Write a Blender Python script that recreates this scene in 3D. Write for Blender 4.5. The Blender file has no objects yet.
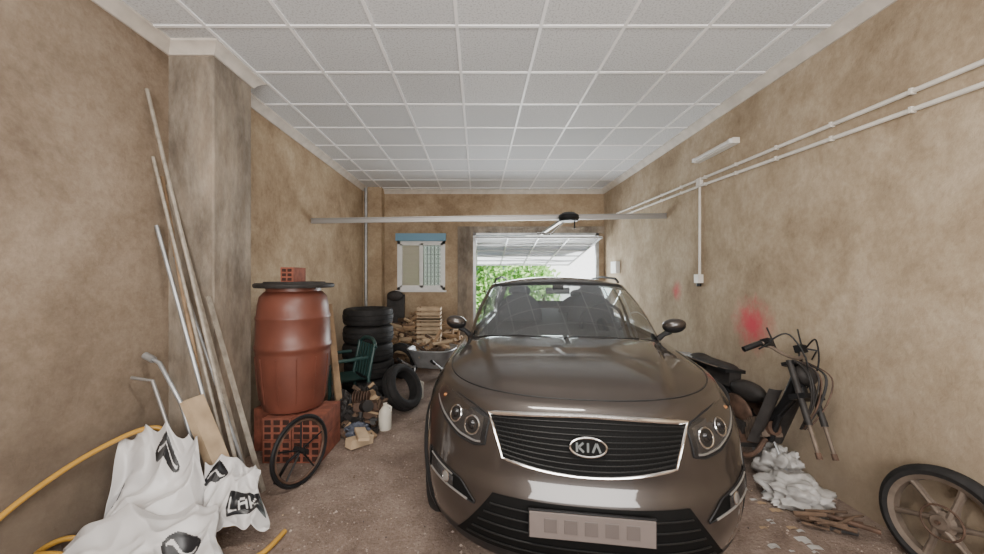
import bpy, bmesh, math, random
from mathutils import Vector, Matrix, noise, Euler
random.seed(7)
scene=bpy.context.scene
R=math.radians
# ---------------------------------------------------------------- materials
def newmat(name):
    m=bpy.data.materials.new(name); m.use_nodes=True
    nt=m.node_tree; b=nt.nodes["Principled BSDF"]; return m,nt,b
def simple(name,col,rough=.6,metal=0,coat=0,var=.0,vscale=8,bump=0,bscale=40,trans=0,spec=.5):
    m,nt,b=newmat(name)
    b.inputs["Base Color"].default_value=(*col,1); b.inputs["Roughness"].default_value=rough
    b.inputs["Metallic"].default_value=metal; b.inputs["Specular IOR Level"].default_value=spec
    b.inputs["Coat Weight"].default_value=coat; b.inputs["Coat Roughness"].default_value=.04
    tc=nt.nodes.new("ShaderNodeTexCoord")
    if var>0:
        n=nt.nodes.new("ShaderNodeTexNoise"); n.inputs["Scale"].default_value=vscale; n.inputs["Detail"].default_value=6
        nt.links.new(tc.outputs["Object"],n.inputs["Vector"])
        r=nt.nodes.new("ShaderNodeValToRGB")
        r.color_ramp.elements[0].position=.3; r.color_ramp.elements[1].position=.7
        r.color_ramp.elements[0].color=tuple(c*(1-var) for c in col)+(1,)
        r.color_ramp.elements[1].color=tuple(min(1,c*(1+var)) for c in col)+(1,)
        nt.links.new(n.outputs["Fac"],r.inputs["Fac"]); nt.links.new(r.outputs["Color"],b.inputs["Base Color"])
    if bump>0:
        n=nt.nodes.new("ShaderNodeTexNoise"); n.inputs["Scale"].default_value=bscale; n.inputs["Detail"].default_value=4
        nt.links.new(tc.outputs["Object"],n.inputs["Vector"])
        bp=nt.nodes.new("ShaderNodeBump"); bp.inputs["Strength"].default_value=bump; bp.inputs["Distance"].default_value=.01
        nt.links.new(n.outputs["Fac"],bp.inputs["Height"]); nt.links.new(bp.outputs["Normal"],b.inputs["Normal"])
    if trans:
        o=nt.nodes["Material Output"]; t=nt.nodes.new("ShaderNodeBsdfTranslucent"); t.inputs[0].default_value=(*col,1)
        mx=nt.nodes.new("ShaderNodeMixShader"); mx.inputs[0].default_value=trans
        nt.links.new(b.outputs[0],mx.inputs[1]); nt.links.new(t.outputs[0],mx.inputs[2]); nt.links.new(mx.outputs[0],o.inputs[0])
    return m
def plaster(name,c1,c2,c3,stain=None,scale=.9,mott=.4,zs=1.0,fine=.5,lowtone=None):
    m,nt,b=newmat(name); L=nt.links.new
    g=nt.nodes.new("ShaderNodeNewGeometry")
    mp_=nt.nodes.new("ShaderNodeMapping"); mp_.inputs["Scale"].default_value=(1,1,zs); L(g.outputs["Position"],mp_.inputs["Vector"])
    def noi(s,d,dist=0):
        n=nt.nodes.new("ShaderNodeTexNoise"); n.inputs["Scale"].default_value=s; n.inputs["Detail"].default_value=d
        n.inputs["Distortion"].default_value=dist; n.inputs["Roughness"].default_value=.68
        L(mp_.outputs["Vector"],n.inputs["Vector"]); return n
    n1=noi(scale,12,.3); r=nt.nodes.new("ShaderNodeValToRGB")
    e=r.color_ramp.elements; e[0].position=.36; e[0].color=(*c1,1); e[1].position=.66; e[1].color=(*c3,1)
    k=e.new(.5); k.color=(*c2,1)
    L(n1.outputs["Fac"],r.inputs["Fac"]); out=r.outputs["Color"]
    def mul(sc,lo,p0,p1,fac,dist=.2):
        nonlocal out
        n2=noi(sc,9,dist); mx=nt.nodes.new("ShaderNodeMix"); mx.data_type='RGBA'; mx.blend_type='MULTIPLY'; mx.inputs[0].default_value=fac
        r2=nt.nodes.new("ShaderNodeValToRGB"); r2.color_ramp.elements[0].position=p0; r2.color_ramp.elements[1].position=p1
        r2.color_ramp.elements[0].color=(*lo,1); r2.color_ramp.elements[1].color=(1,1,1,1)
        L(n2.outputs["Fac"],r2.inputs["Fac"]); L(out,mx.inputs[6]); L(r2.outputs["Color"],mx.inputs[7]); out=mx.outputs[2]
    mul(7,(.62,.57,.52),.3,.62,mott); mul(26,(.70,.66,.62),.36,.6,fine)
    if lowtone:  # wall colour mixes to a darker tone towards the floor, broken by noise
        sp=nt.nodes.new("ShaderNodeSeparateXYZ"); L(g.outputs["Position"],sp.inputs[0]); n5=noi(1.6,8,.3)
        a=nt.nodes.new("ShaderNodeMath"); a.operation='MULTIPLY_ADD'; a.inputs[1].default_value=-1.6; L(n5.outputs["Fac"],a.inputs[0]); L(sp.outputs["Z"],a.inputs[2])
        mr=nt.nodes.new("ShaderNodeMapRange"); mr.inputs["From Min"].default_value=-.7; mr.inputs["From Max"].default_value=.5; mr.inputs["To Min"].default_value=.75; mr.inputs["To Max"].default_value=0; L(a.outputs[0],mr.inputs["Value"])
        m3=nt.nodes.new("ShaderNodeMix"); m3.data_type='RGBA'; L(mr.outputs[0],m3.inputs[0]); L(out,m3.inputs[6]); m3.inputs[7].default_value=(*lowtone,1); out=m3.outputs[2]
    if stain:
        for (p,rad,colr,amt) in stain:
            d=nt.nodes.new("ShaderNodeVectorMath"); d.operation='DISTANCE'; d.inputs[1].default_value=p
            L(g.outputs["Position"],d.inputs[0])
            ad=nt.nodes.new("ShaderNodeMath"); ad.operation='MULTIPLY_ADD'; ad.inputs[1].default_value=rad*1.3
            n3=noi(9,5,.3); L(n3.outputs["Fac"],ad.inputs[0]); L(d.outputs["Value"],ad.inputs[2])
            mr=nt.nodes.new("ShaderNodeMapRange"); mr.interpolation_type='SMOOTHSTEP'
            mr.inputs["From Min"].default_value=rad*.6; mr.inputs["From Max"].default_value=rad*1.8
            mr.inputs["To Min"].default_value=amt; mr.inputs["To Max"].default_value=0
            L(ad.outputs[0],mr.inputs["Value"])
            m3=nt.nodes.new("ShaderNodeMix"); m3.data_type='RGBA'; L(mr.outputs[0],m3.inputs[0]); L(out,m3.inputs[6]); m3.inputs[7].default_value=(*colr,1)
            out=m3.outputs[2]
    L(out,b.inputs["Base Color"]); b.inputs["Roughness"].default_value=.9; b.inputs["Specular IOR Level"].default_value=.2
    bp=nt.nodes.new("ShaderNodeBump"); bp.inputs["Strength"].default_value=.4; bp.inputs["Distance"].default_value=.02
    n4=noi(14,8,.2); L(n4.outputs["Fac"],bp.inputs["Height"]); L(bp.outputs["Normal"],b.inputs["Normal"])
    return m
M={}
M['wall']=plaster("plaster_tan",(.33,.24,.155),(.46,.35,.235),(.55,.44,.305),scale=1.5,lowtone=(.24,.18,.13))
M['wallR']=plaster("plaster_right",(.33,.255,.175),(.455,.365,.26),(.55,.455,.345),scale=1.5,zs=.8,lowtone=(.27,.21,.155),
    stain=[((2.6,3.50,1.15),.28,(.60,.04,.08),.85),((2.6,4.85,1.42),.14,(.62,.05,.09),.7)])
M['wallL']=plaster("plaster_left",(.205,.155,.115),(.30,.235,.175),(.375,.30,.23),scale=1.4,lowtone=(.14,.11,.085))
M['pillar']=plaster("pillar_concrete",(.17,.145,.12),(.29,.25,.205),(.42,.355,.285),scale=2.6,mott=.7,zs=.4)
M['floor']=plaster("dusty_floor",(.185,.135,.11),(.27,.205,.17),(.36,.285,.24),scale=2.2,mott=.0,fine=.9)
nt=M['floor'].node_tree
for n in nt.nodes:
    if n.type=='BUMP': n.inputs["Strength"].default_value=.9
    if n.type=='TEX_NOISE' and abs(n.inputs["Scale"].default_value-26)<.1: n.inputs["Scale"].default_value=42
    if n.type=='TEX_NOISE' and abs(n.inputs["Scale"].default_value-14)<.1: n.inputs["Scale"].default_value=55
def tilemat():
    m,nt,b=newmat("ceiling_tile"); L=nt.links.new
    g=nt.nodes.new("ShaderNodeNewGeometry")
    n=nt.nodes.new("ShaderNodeTexNoise"); n.inputs["Scale"].default_value=75; n.inputs["Detail"].default_value=3
    L(g.outputs["Position"],n.inputs["Vector"])
    r=nt.nodes.new("ShaderNodeValToRGB"); r.color_ramp.elements[0].position=.33; r.color_ramp.elements[1].position=.5
    r.color_ramp.elements[0].color=(.50,.51,.53,1); r.color_ramp.elements[1].color=(.73,.75,.77,1)
    L(n.outputs["Fac"],r.inputs["Fac"])
    ad=nt.nodes.new("ShaderNodeVectorMath"); ad.operation='ADD'; ad.inputs[1].default_value=(.15+6,-2.65+6,0)
    dv=nt.nodes.new("ShaderNodeVectorMath"); dv.operation='SCALE'; dv.inputs["Scale"].default_value=1/.6
    fl=nt.nodes.new("ShaderNodeVectorMath"); fl.operation='FLOOR'
    L(g.outputs["Position"],ad.inputs[0]); L(ad.outputs[0],dv.inputs[0]); L(dv.outputs[0],fl.inputs[0])
    w=nt.nodes.new("ShaderNodeTexWhiteNoise"); L(fl.outputs[0],w.inputs["Vector"])
    mr=nt.nodes.new("ShaderNodeMapRange"); mr.inputs["To Min"].default_value=.88; mr.inputs["To Max"].default_value=1.05; L(w.outputs["Value"],mr.inputs["Value"])
    mx=nt.nodes.new("ShaderNodeVectorMath"); mx.operation='SCALE'; L(r.outputs["Color"],mx.inputs[0]); L(mr.outputs[0],mx.inputs["Scale"])
    L(mx.outputs[0],b.inputs["Base Color"]); b.inputs["Roughness"].default_value=.85
    return m
M['tile']=tilemat()
M['white']=simple("white_paint",(.78,.78,.77),.5,var=.06)
M['conduit']=simple("dusty_conduit",(.72,.68,.62),.55,var=.1)
M['cornice']=simple("cornice_white",(.62,.57,.51),.7,var=.12)
M['gridw']=simple("tbar_white",(.95,.95,.96),.4)
M['alu']=simple("aluminium",(.36,.35,.34),.45,.7)
M['steel']=simple("galvanised",(.42,.43,.44),.45,.7,var=.2)
M['polegrey']=simple("dusty_grey_pole",(.34,.30,.25),.6,.2,var=.25,vscale=20)
M['black']=simple("black_plastic",(.010,.010,.011),.5,spec=.3)
M['matblack']=simple("matt_black",(.004,.004,.004),.7,spec=.12)
M['grillbar']=simple("grille_bar_black",(.008,.008,.008),.45,spec=.22)
M['blackgloss']=simple("black_gloss",(.008,.008,.009),.15)
M['rubber']=simple("rubber_tyre",(.017,.016,.016),.75,var=.3,vscale=15,bump=.2,spec=.3)
M['dustyblack']=simple("dusty_black",(.026,.023,.022),.6,var=.4,vscale=12,spec=.35)
M['chrome']=simple("chrome",(.72,.71,.70),.15,1)
M['darkchrome']=simple("dark_reflector",(.10,.10,.105),.25,.8)
M['silver']=simple("silver_paint",(.45,.45,.45),.3,.8)
M['barrel']=simple("terracotta_plastic",(.135,.043,.028),.42,var=.18,vscale=5)
M['brick']=simple("red_brick",(.21,.066,.04),.85,var=.3,vscale=14,bump=.4)
M['brickhole']=simple("brick_hole",(.035,.012,.008),.9)
M['wood']=simple("old_wood",(.29,.19,.11),.8,var=.35,vscale=9,bump=.3)
M['wooddark']=simple("bark_wood",(.10,.062,.04),.85,var=.4,vscale=9,bump=.4)
M['woodlight']=simple("light_wood",(.46,.34,.22),.75,var=.2,vscale=7)
M['green']=simple("green_plastic",(.018,.050,.046),.4)
M['vinyl']=simple("white_vinyl",(.56,.545,.54),.35,var=.08,vscale=3)
M['print']=simple("black_print",(.010,.010,.012),.35)
M['hose']=simple("orange_hose",(.46,.25,.04),.45)
M['bag']=simple("white_plastic_bag",(.55,.53,.51),.25,var=.15,vscale=6,trans=.3)
M['jug']=simple("white_jug",(.6,.56,.48),.45,var=.1)
M['card']=simple("cardboard",(.34,.235,.14),.85,var=.2)
M['rust']=simple("rusty_metal",(.10,.058,.04),.7,.3,var=.45,vscale=14)
M['dustrim']=simple("dusty_rim",(.15,.115,.09),.65,.35,var=.3,vscale=12)
M['bluefilm']=simple("blue_shutter_box",(.16,.33,.47),.5)
M['plate']=simple("number_plate",(.14,.115,.105),.5,var=.06)
M['platem']=simple("number_plate_mark",(.10,.082,.076),.5)
M['doorw']=simple("door_white",(.95,.96,.96),.5,trans=.8)
M['doorbar']=simple("door_bar",(.55,.56,.57),.5,.2)
M['leaf1']=simple("leaf_green",(.20,.42,.10),.6,trans=.4)
M['leaf2']=simple("leaf_light",(.45,.68,.25),.6,trans=.4)
M['pave']=simple("outside_paving",(.65,.62,.58),.8,var=.1)
M['seat']=simple("seat_fabric",(.035,.035,.037),.8)
M['ember']=simple("amber_lens",(.30,.13,.05),.2)
M['cream']=simple("cream_slat",(.70,.66,.58),.6,trans=.4)
M['stone']=simple("gravel_stone",(.32,.255,.215),.9,var=.3,vscale=30)
M['bluec']=simple("blue_cloth",(.08,.09,.12),.8,var=.3)
def paint():
    m,nt,b=newmat("bronze_car_paint"); L=nt.links.new
    tc=nt.nodes.new("ShaderNodeTexCoord")
    n=nt.nodes.new("ShaderNodeTexNoise"); n.inputs["Scale"].default_value=5; n.inputs["Detail"].default_value=6
    L(tc.outputs["Object"],n.inputs["Vector"])
    r=nt.nodes.new("ShaderNodeValToRGB"); r.color_ramp.elements[0].color=(.034,.026,.022,1); r.color_ramp.elements[1].color=(.047,.038,.033,1)
    L(n.outputs["Fac"],r.inputs["Fac"]); L(r.outputs["Color"],b.inputs["Base Color"])
    b.inputs["Metallic"].default_value=.5; b.inputs["Roughness"].default_value=.40
    b.inputs["Coat Weight"].default_value=1; b.inputs["Coat Roughness"].default_value=.05
    return m
M['paint']=paint()
def thin(name,tint,fac,rim=.8):
    m=bpy.data.materials.new(name); m.use_nodes=True; nt=m.node_tree; nt.nodes.clear(); L=nt.links.new
    o=nt.nodes.new("ShaderNodeOutputMaterial"); mx=nt.nodes.new("ShaderNodeMixShader")
    t=nt.nodes.new("ShaderNodeBsdfTransparent"); t.inputs[0].default_value=(*tint,1)
    g=nt.nodes.new("ShaderNodeBsdfGlossy"); g.inputs["Roughness"].default_value=.04; g.inputs[0].default_value=(.9,.92,.95,1)
    f=nt.nodes.new("ShaderNodeLayerWeight"); f.inputs["Blend"].default_value=.5
    pw=nt.nodes.new("ShaderNodeMath"); pw.operation='POWER'; pw.inputs[1].default_value=5; L(f.outputs["Facing"],pw.inputs[0])
    ma=nt.nodes.new("ShaderNodeMath"); ma.operation='MULTIPLY_ADD'; ma.inputs[1].default_value=rim; ma.inputs[2].default_value=fac; ma.use_clamp=True
    L(pw.outputs[0],ma.inputs[0]); L(ma.outputs[0],mx.inputs[0]); L(t.outputs[0],mx.inputs[1]); L(g.outputs[0],mx.inputs[2]); L(mx.outputs[0],o.inputs[0])
    return m
M['glass']=thin("windscreen_glass",(.75,.78,.78),.20)
M['clear']=thin("clear_lens",(.9,.9,.9),.05,.25)
# ---------------------------------------------------------------- mesh builder
class MB:
    def __init__(s): s.v=[];s.f=[];s.m=[];s.mats=[]
    def mi(s,k):
        mt=M[k]
        if mt not in s.mats: s.mats.append(mt)
        return s.mats.index(mt)
    def add(s,vs,fs,k,T=None):
        o=len(s.v)
        for p in vs:
            p=Vector(p)
            s.v.append(T@p if T is not None else p)
        ks=k if isinstance(k,list) else None
        i0=None if ks else s.mi(k)
        for j,f in enumerate(fs):
            s.f.append([a+o for a in f]); s.m.append(s.mi(ks[j]) if ks else i0)
    def box(s,c,d,k,rot=(0,0,0),T=None,taper=1):
        Rm=Euler(rot).to_matrix(); c=Vector(c); vs=[]
        for z in(-.5,.5):
            t=1 if z<0 else taper
            for x,y in((-.5,-.5),(.5,-.5),(.5,.5),(-.5,.5)):
                vs.append(c+Rm@Vector((x*d[0]*t,y*d[1]*t,z*d[2])))
        s.add(vs,[(3,2,1,0),(4,5,6,7),(0,1,5,4),(1,2,6,5),(2,3,7,6),(3,0,4,7)],k,T)
    def tube(s,pts,r,k,seg=10,T=None,closed=False,caps=True):
        pts=[Vector(p) for p in pts]; n=len(pts); rr=r if isinstance(r,(list,tuple)) else [r]*n
        if len(rr)<n: rr=list(rr)+[rr[-1]]*(n-len(rr))
        vs=[];up=None
        for i in range(n):
            if closed: t=(pts[(i+1)%n]-pts[i-1])
            else: t=pts[min(i+1,n-1)]-pts[max(i-1,0)]
            if t.length<1e-9: t=Vector((0,0,1))
            t.normalize()
            if up is None:
                up=t.orthogonal().normalized()
            else:
                up=(up-t*up.dot(t))
                up=up.normalized() if up.length>1e-6 else t.orthogonal().normalized()
            b=t.cross(up)
            for j in range(seg):
                a=2*math.pi*j/seg; vs.append(pts[i]+(up*math.cos(a)+b*math.sin(a))*rr[i])
        fs=[]
        m=n if closed else n-1
        for i in range(m):
            for j in range(seg):
                a=i*seg+j;b2=i*seg+(j+1)%seg;c=((i+1)%n)*seg+(j+1)%seg;d=((i+1)%n)*seg+j
                fs.append((a,b2,c,d))
        if caps and not closed:
            fs.append(tuple(range(seg))[::-1]); fs.append(tuple((n-1)*seg+j for j in range(seg)))
        s.add(vs,fs,k,T)
    def cyl(s,a,b,r,k,seg=16,r2=None,T=None): s.tube([a,b],[r,r if r2 is None else r2],k,seg,T)
    def lathe(s,prof,k,T=None,seg=32,closed=False):
        vs=[];n=len(prof)
        for (r,h) in prof:
            for j in range(seg):
                a=2*math.pi*j/seg; vs.append((r*math.cos(a),r*math.sin(a),h))
        fs=[]
        for i in range(n if closed else n-1):
            for j in range(seg):
                fs.append((i*seg+j,i*seg+(j+1)%seg,((i+1)%n)*seg+(j+1)%seg,((i+1)%n)*seg+j))
        s.add(vs,fs,k,T)
    def sph(s,c,r,k,T=None,seg=16,rings=10,rot=None):
        vs=[];fs=[]; c=Vector(c)
        if not isinstance(r,(list,tuple)): r=(r,r,r)
        for i in range(rings+1):
            th=math.pi*i/rings
            for j in range(seg):
                a=2*math.pi*j/seg
                p=Vector((r[0]*math.sin(th)*math.cos(a),r[1]*math.sin(th)*math.sin(a),r[2]*math.cos(th)))
                if rot: p=Euler(rot).to_matrix()@p
                vs.append(c+p)
        for i in range(rings):
            for j in range(seg):
                fs.append((i*seg+j,(i+1)*seg+j,(i+1)*seg+(j+1)%seg,i*seg+(j+1)%seg))
        s.add(vs,fs,k,T)
    def grid(s,fn,nu,nv,k,T=None,kf=None):
        vs=[fn(i/nu,j/nv) for j in range(nv+1) for i in range(nu+1)]
        fs=[];ks=[]
        for j in range(nv):
            for i in range(nu):
                a=j*(nu+1)+i; fs.append((a,a+1,a+nu+2,a+nu+1))
                ks.append(kf((i+.5)/nu,(j+.5)/nv) if kf else k)
        s.add(vs,fs,ks,T)
    def obj(s,name,parent=None,ang=35,bevel=0,loc=None,recalc=True):
        me=bpy.data.meshes.new(name)
        me.from_pydata([tuple(p) for p in s.v],[],s.f)
        for mt in s.mats: me.materials.append(mt)
        for p,i in zip(me.polygons,s.m): p.material_index=i
        bm=bmesh.new(); bm.from_mesh(me); bmesh.ops.remove_doubles(bm,verts=bm.verts,dist=1e-5)
        if recalc: bmesh.ops.recalc_face_normals(bm,faces=bm.faces)
        bm.to_mesh(me); bm.free()
        for p in me.polygons: p.use_smooth=True
        try: me.set_sharp_from_angle(angle=R(ang))
        except Exception: pass
        ob=bpy.data.objects.new(name,me); scene.collection.objects.link(ob)
        if parent: ob.parent=parent
        if bevel:
            md=ob.modifiers.new("b","BEVEL"); md.width=bevel; md.segments=2; md.limit_method='ANGLE'
        return ob
def slab(name,c,d,k,**kw):
    b=MB(); b.box(c,d,k); return b.obj(name,ang=30,**kw)
def curve_pts(pts,nn=10):
    o=[];P=[Vector(p) for p in pts]
    for i in range(len(P)-1):
        a=P[max(i-1,0)];b1=P[i];c=P[i+1];d=P[min(i+2,len(P)-1)]
        for k in range(nn):
            t=k/nn; o.append(.5*((2*b1)+(-a+c)*t+(2*a-5*b1+4*c-d)*t*t+(-a+3*b1-3*c+d)*t**3))
    o.append(P[-1]); return o
# ---------------------------------------------------------------- room
CZ=3.4; XR=2.6; XL=-2.3; XLN=-2.40; YB=7.65; YF=-2.2
slab("floor",((XR+XLN)/2,(YB+YF)/2,-.06),(XR-XLN+.6,YB-YF+.6,.12),'floor')
slab("wall_right",(XR+.1,(YB+YF)/2,CZ/2),(.2,YB-YF+.4,CZ+.2),'wallR')
slab("wall_left",(XL-.1-.0,(YB+3.35)/2,CZ/2),(.2,YB-3.35+.2,CZ+.2),'wall')
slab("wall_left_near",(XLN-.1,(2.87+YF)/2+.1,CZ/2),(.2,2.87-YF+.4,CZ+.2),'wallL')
slab("wall_pillar",((-2.05-2.5)/2,3.11,CZ/2),(.45,.48,CZ),'pillar',bevel=.012)
b=MB()
WX0,WX1,WZ0,WZ1=-1.67,-.68,1.33,2.48; DX0,DX1,DZ=-.10,2.48,2.50
def pc(x0,x1,z0,z1,k='wall',y0=YB,y1=YB+.2): b.box(((x0+x1)/2,(y0+y1)/2,(z0+z1)/2),(x1-x0,y1-y0,z1-z0),k)
pc(-2.5,WX0,0,CZ); pc(WX0,WX1,0,WZ0); pc(WX0,WX1,WZ1,CZ); pc(WX1,DX0,0,CZ); pc(DX0,DX1,DZ,CZ); pc(DX1,2.8,0,CZ)
b.obj("wall_far",ang=30)
b=MB(); pc(-2.3,-1.93,0,CZ,'wall',YB-.25,YB); pc(-.42,-.10,0,2.62,'pillar',YB-.06,YB); pc(-.42,2.6,2.5,2.64,'pillar',YB-.05,YB)
b.obj("trim_far_column",ang=30)
b=MB()
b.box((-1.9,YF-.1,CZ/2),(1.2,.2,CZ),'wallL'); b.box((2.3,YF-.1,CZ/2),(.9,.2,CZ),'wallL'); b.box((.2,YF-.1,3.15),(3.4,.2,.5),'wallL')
b.obj("wall_near",ang=30)
slab("ceiling",((XR+XLN)/2,(YB+YF)/2,CZ+.05),(XR-XLN+.4,YB-YF+.4,.1),'tile')
b=MB()
for i in range(-4,6):
    x=-.15+.6*i
    if -2.4<x<2.6: b.box((x,(YB+YF)/2,CZ-.004),(.024,YB-YF,.012),'gridw')
y=2.65-.6*8
while y<YB:
    if y>YF: b.box(((XR+XLN)/2,y,CZ-.0035),(XR-XLN,.024,.011),'gridw')
    y+=.6
b.obj("trim_ceiling_grid",ang=30)
def cornice(b,path):
    prof=[(0,0),(0,-.085),(.015,-.085),(.03,-.06),(.06,-.03),(.085,-.018),(.085,0)]
    P=[Vector(p) for p in path]; m=len(prof); vs=[]; ns=[]
    for i in range(len(P)-1):
        d=(P[i+1]-P[i]).normalized(); ns.append(Vector((d.y,-d.x,0)))
    for i,p in enumerate(P):
        if i==0: q=ns[0]
        elif i==len(P)-1: q=ns[-1]
        else:
            q=ns[i-1]+ns[i]; q=q/(q.dot(ns[i]))
        for (o,h) in prof: vs.append(p+q*o+Vector((0,0,h)))
    fs=[]
    for s_ in range(len(P)-1):
        for i in range(m): fs.append((s_*m+i,s_*m+(i+1)%m,(s_+1)*m+(i+1)%m,(s_+1)*m+i))
    b.add(vs,fs,'cornice')
b=MB(); cornice(b,[(XR,YB,CZ),(XR,YF,CZ)])
b.v=[Vector((2*XR-v.x if v.x>XR else v.x,v.y,v.z)) for v in b.v]; b.obj("trim_cornice_right")
b=MB(); cornice(b,[(XLN,YF,CZ),(XLN,2.87,CZ),(-2.05,2.87,CZ),(-2.05,3.35,CZ),(XL,3.35,CZ),(XL,YB,CZ)]); b.obj("trim_cornice_left")
b=MB(); cornice(b,[(XL,YB,CZ),(XR,YB,CZ)]); b.obj("trim_cornice_far")
# window
b=MB(); yw=YB+.03
def fr(x0,x1,z0,z1,t=.05,k='white',d=.06,y=yw):
    for c,dd in (((x0+t/2,y,(z0+z1)/2),(t,d,z1-z0)),((x1-t/2,y,(z0+z1)/2),(t,d,z1-z0)),(((x0+x1)/2,y,z0+t/2),(x1-x0,d,t)),(((x0+x1)/2,y,z1-t/2),(x1-x0,d,t))): b.box(c,dd,k)
fr(WX0,WX1,WZ0,2.34,.06); fr(WX0+.05,-1.17,WZ0+.05,2.30,.045,y=yw+.02); fr(-1.18,WX1-.05,WZ0+.05,2.30,.045,y=yw-.01)
b.box(((WX0+WX1)/2,YB-.02,2.42),(WX1-WX0+.04,.12,.15),'bluefilm')
b.box(((WX0+WX1)/2,YB-.02,WZ0-.02),(WX1-WX0+.06,.10,.04),'white')
for i in range(30): b.box((-1.40,yw+.05,1.40+i*.030),(.44,.010,.029),'cream',rot=(.6,0,0))
gx0,gx1,gz0,gz1=-1.14,-.76,1.42,2.26
for i in range(6):
    x=gx0+(gx1-gx0)*i/5; b.cyl((x,yw+.07,gz0),(x,yw+.07,gz1),.007,'black',8)
for i in range(10):
    z=gz0+(gz1-gz0)*i/9; b.cyl((gx0,yw+.07,z),(gx1,yw+.07,z),.005,'black',8)
for i in range(5):
    for j in range(9):
        cx=gx0+(gx1-gx0)*(i+.5)/5; cz=gz0+(gz1-gz0)*(j+.5)/9
        b.tube([(cx+.022*math.cos(a),yw+.07,cz+.028*math.sin(a)) for a in [k*math.pi/4 for k in range(8)]],.004,'black',5,closed=True)
b.box((-.95,yw+.14,1.84),(.46,.006,.92),'doorw')
b.obj("window_1",ang=30)
# tilt door
b=MB(); p0=Vector((0,7.25,2.38)); p1=Vector((0,9.85,1.93)); dv=(p1-p0); L=dv.length; ang=math.atan2(dv.z,dv.y)
T=Matrix.Translation((1.19,p0.y,p0.z))@Matrix.Rotation(ang,4,'X')
b.box((0,L/2,.02),(2.5,L,.008),'doorw',T=T)
for x in(-1.22,-.6,0,.6,1.22): b.box((x,L/2,-.01),(.03,L,.03),'doorbar',T=T)
for i in range(6): b.box((0,L*i/5,-.010),(2.5,.03,.03),'doorbar',T=T)
for i in range(5):
    s_=1 if i%2 else -1; b.cyl((-1.2*s_,L*i/5,-.02),(1.2*s_,L*(i+1)/5,-.02),.010,'doorbar',6,T=T)
b.obj("garage_tilt_door",ang=30)
b=MB()
for x in(DX0+.03,DX1-.03): b.box((x,YB-.03,1.25),(.06,.06,2.5),'steel')
b.box(((DX0+DX1)/2,YB-.03,2.48),(DX1-DX0,.06,.05),'steel'); b.obj("trim_door_frame",ang=30)
# cross beam + motor
b=MB()
a=Vector((XL,5.15,2.37)); c=Vector((XR,5.1,2.44)); dd=c-a
T=Matrix.Translation((a+c)/2)@Matrix.Rotation(-math.atan2(dd.z,dd.x),4,'Y')
b.box((0,0,0),(dd.length,.05,.055),'alu',T=T); b.box((0,-.03,-.025),(dd.length,.02,.015),'alu',T=T)
b.box((0,0,.035),(dd.length,.08,.010),'alu',T=T)
b.obj("door_rail_beam",ang=30)
b=MB()
b.lathe([(0,.07),(.08,.065),(.13,.03),(.14,-.01),(.12,-.05),(0,-.06)],'black',T=Matrix.Translation((1.22,4.98,2.40)),seg=24)
b.box((1.22,5.05,2.44),(.12,.2,.05),'black'); b.box((1.22,6.15,2.43),(.05,2.1,.04),'alu')
b.cyl((1.15,4.98,2.33),(.98,5.0,2.18),.012,'chrome',8); b.cyl((.98,5.0,2.18),(.80,5.02,2.20),.012,'chrome',8); b.cyl((1.3,4.98,2.36),(1.3,4.98,2.25),.01,'black',8)
b.obj("garage_door_opener")
# conduits
b=MB(); xw=XR-.017
b.tube([(xw,-2,2.68),(xw,1.9,2.70),(xw,4.3,2.735),(xw,6.9,2.78)],.015,'conduit',10)
b.tube([(xw,-2,2.56),(xw,1.9,2.585),(xw,4.3,2.66),(xw,6.9,2.70)],.015,'conduit',10)
for i in range(12):
    y=1.2+.5*i
    for tb in([(1.9,2.70),(4.3,2.735),(6.9,2.78)],[(1.9,2.585),(4.3,2.66),(6.9,2.70)]):
        z=tb[0][1] if y<1.9 else (tb[0][1]+(tb[1][1]-tb[0][1])*(y-1.9)/2.4 if y<4.3 else tb[1][1]+(tb[2][1]-tb[1][1])*(y-4.3)/2.6)
        b.box((xw-.001,y,z),(.032,.016,.036),'conduit')
b.obj("conduit_pipe")
b=MB()
b.box((XR-.02,4.31,2.70),(.04,.08,.10),'conduit'); b.cyl((xw,4.31,2.66),(xw,4.31,1.62),.014,'conduit',10)
b.box((XR-.03,4.31,1.58),(.06,.09,.10),'conduit'); b.cyl((xw-.01,4.31,1.53),(xw-.01,4.31,1.49),.025,'black',10)
b.obj("electrical_socket_conduit",bevel=.003)
b=MB(); b.box((XR-.035,4.0,2.96),(.07,.66,.06),'conduit'); b.cyl((XR-.085,3.70,2.955),(XR-.085,4.30,2.955),.014,'white',12)
for y in(3.69,4.31): b.box((XR-.085,y,2.955),(.035,.03,.045),'white')
b.obj("fluorescent_lamp",bevel=.004)
b=MB(); b.tube([(-2.23,YB-.29,CZ),(-2.23,YB-.29,2.2),(-2.23,YB-.29,0)],.03,'steel',12); b.obj("drain_pipe")
slab("electrical_box",(XR-.04,6.9,1.78),(.08,.26,.22),'white',bevel=.006)
# outside
slab("outside_ground",(1,13.2,-.12),(24,10.6,.16),'pave')
slab("outside_building",(5.5,15.5,2),(7,.5,4.2),'white')
b=MB()
for i in range(9000):
    cx=random.uniform(-4.5,2.6); cy=random.gauss(12.6,.6); hz=2.2+.4*math.sin(cx*1.7)+.3*math.sin(cx*4)
    cz=random.uniform(0,1)**.8*hz
    a=Vector((random.gauss(0,1),random.gauss(0,1),random.gauss(0,1))).normalized()*.10
    c=a.orthogonal().normalized()*.055
    p=Vector((cx,cy,cz)); b.add([p-a,p+c,p+a,p-c],[(0,1,2,3)],random.choice(['leaf1','leaf2']))
for x in range(-4,3): b.cyl((x+.3,12.6,-.05),(x+.2,12.6,1.4),.05,'wooddark',8)
b.obj("green_hedge",recalc=False)
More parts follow.
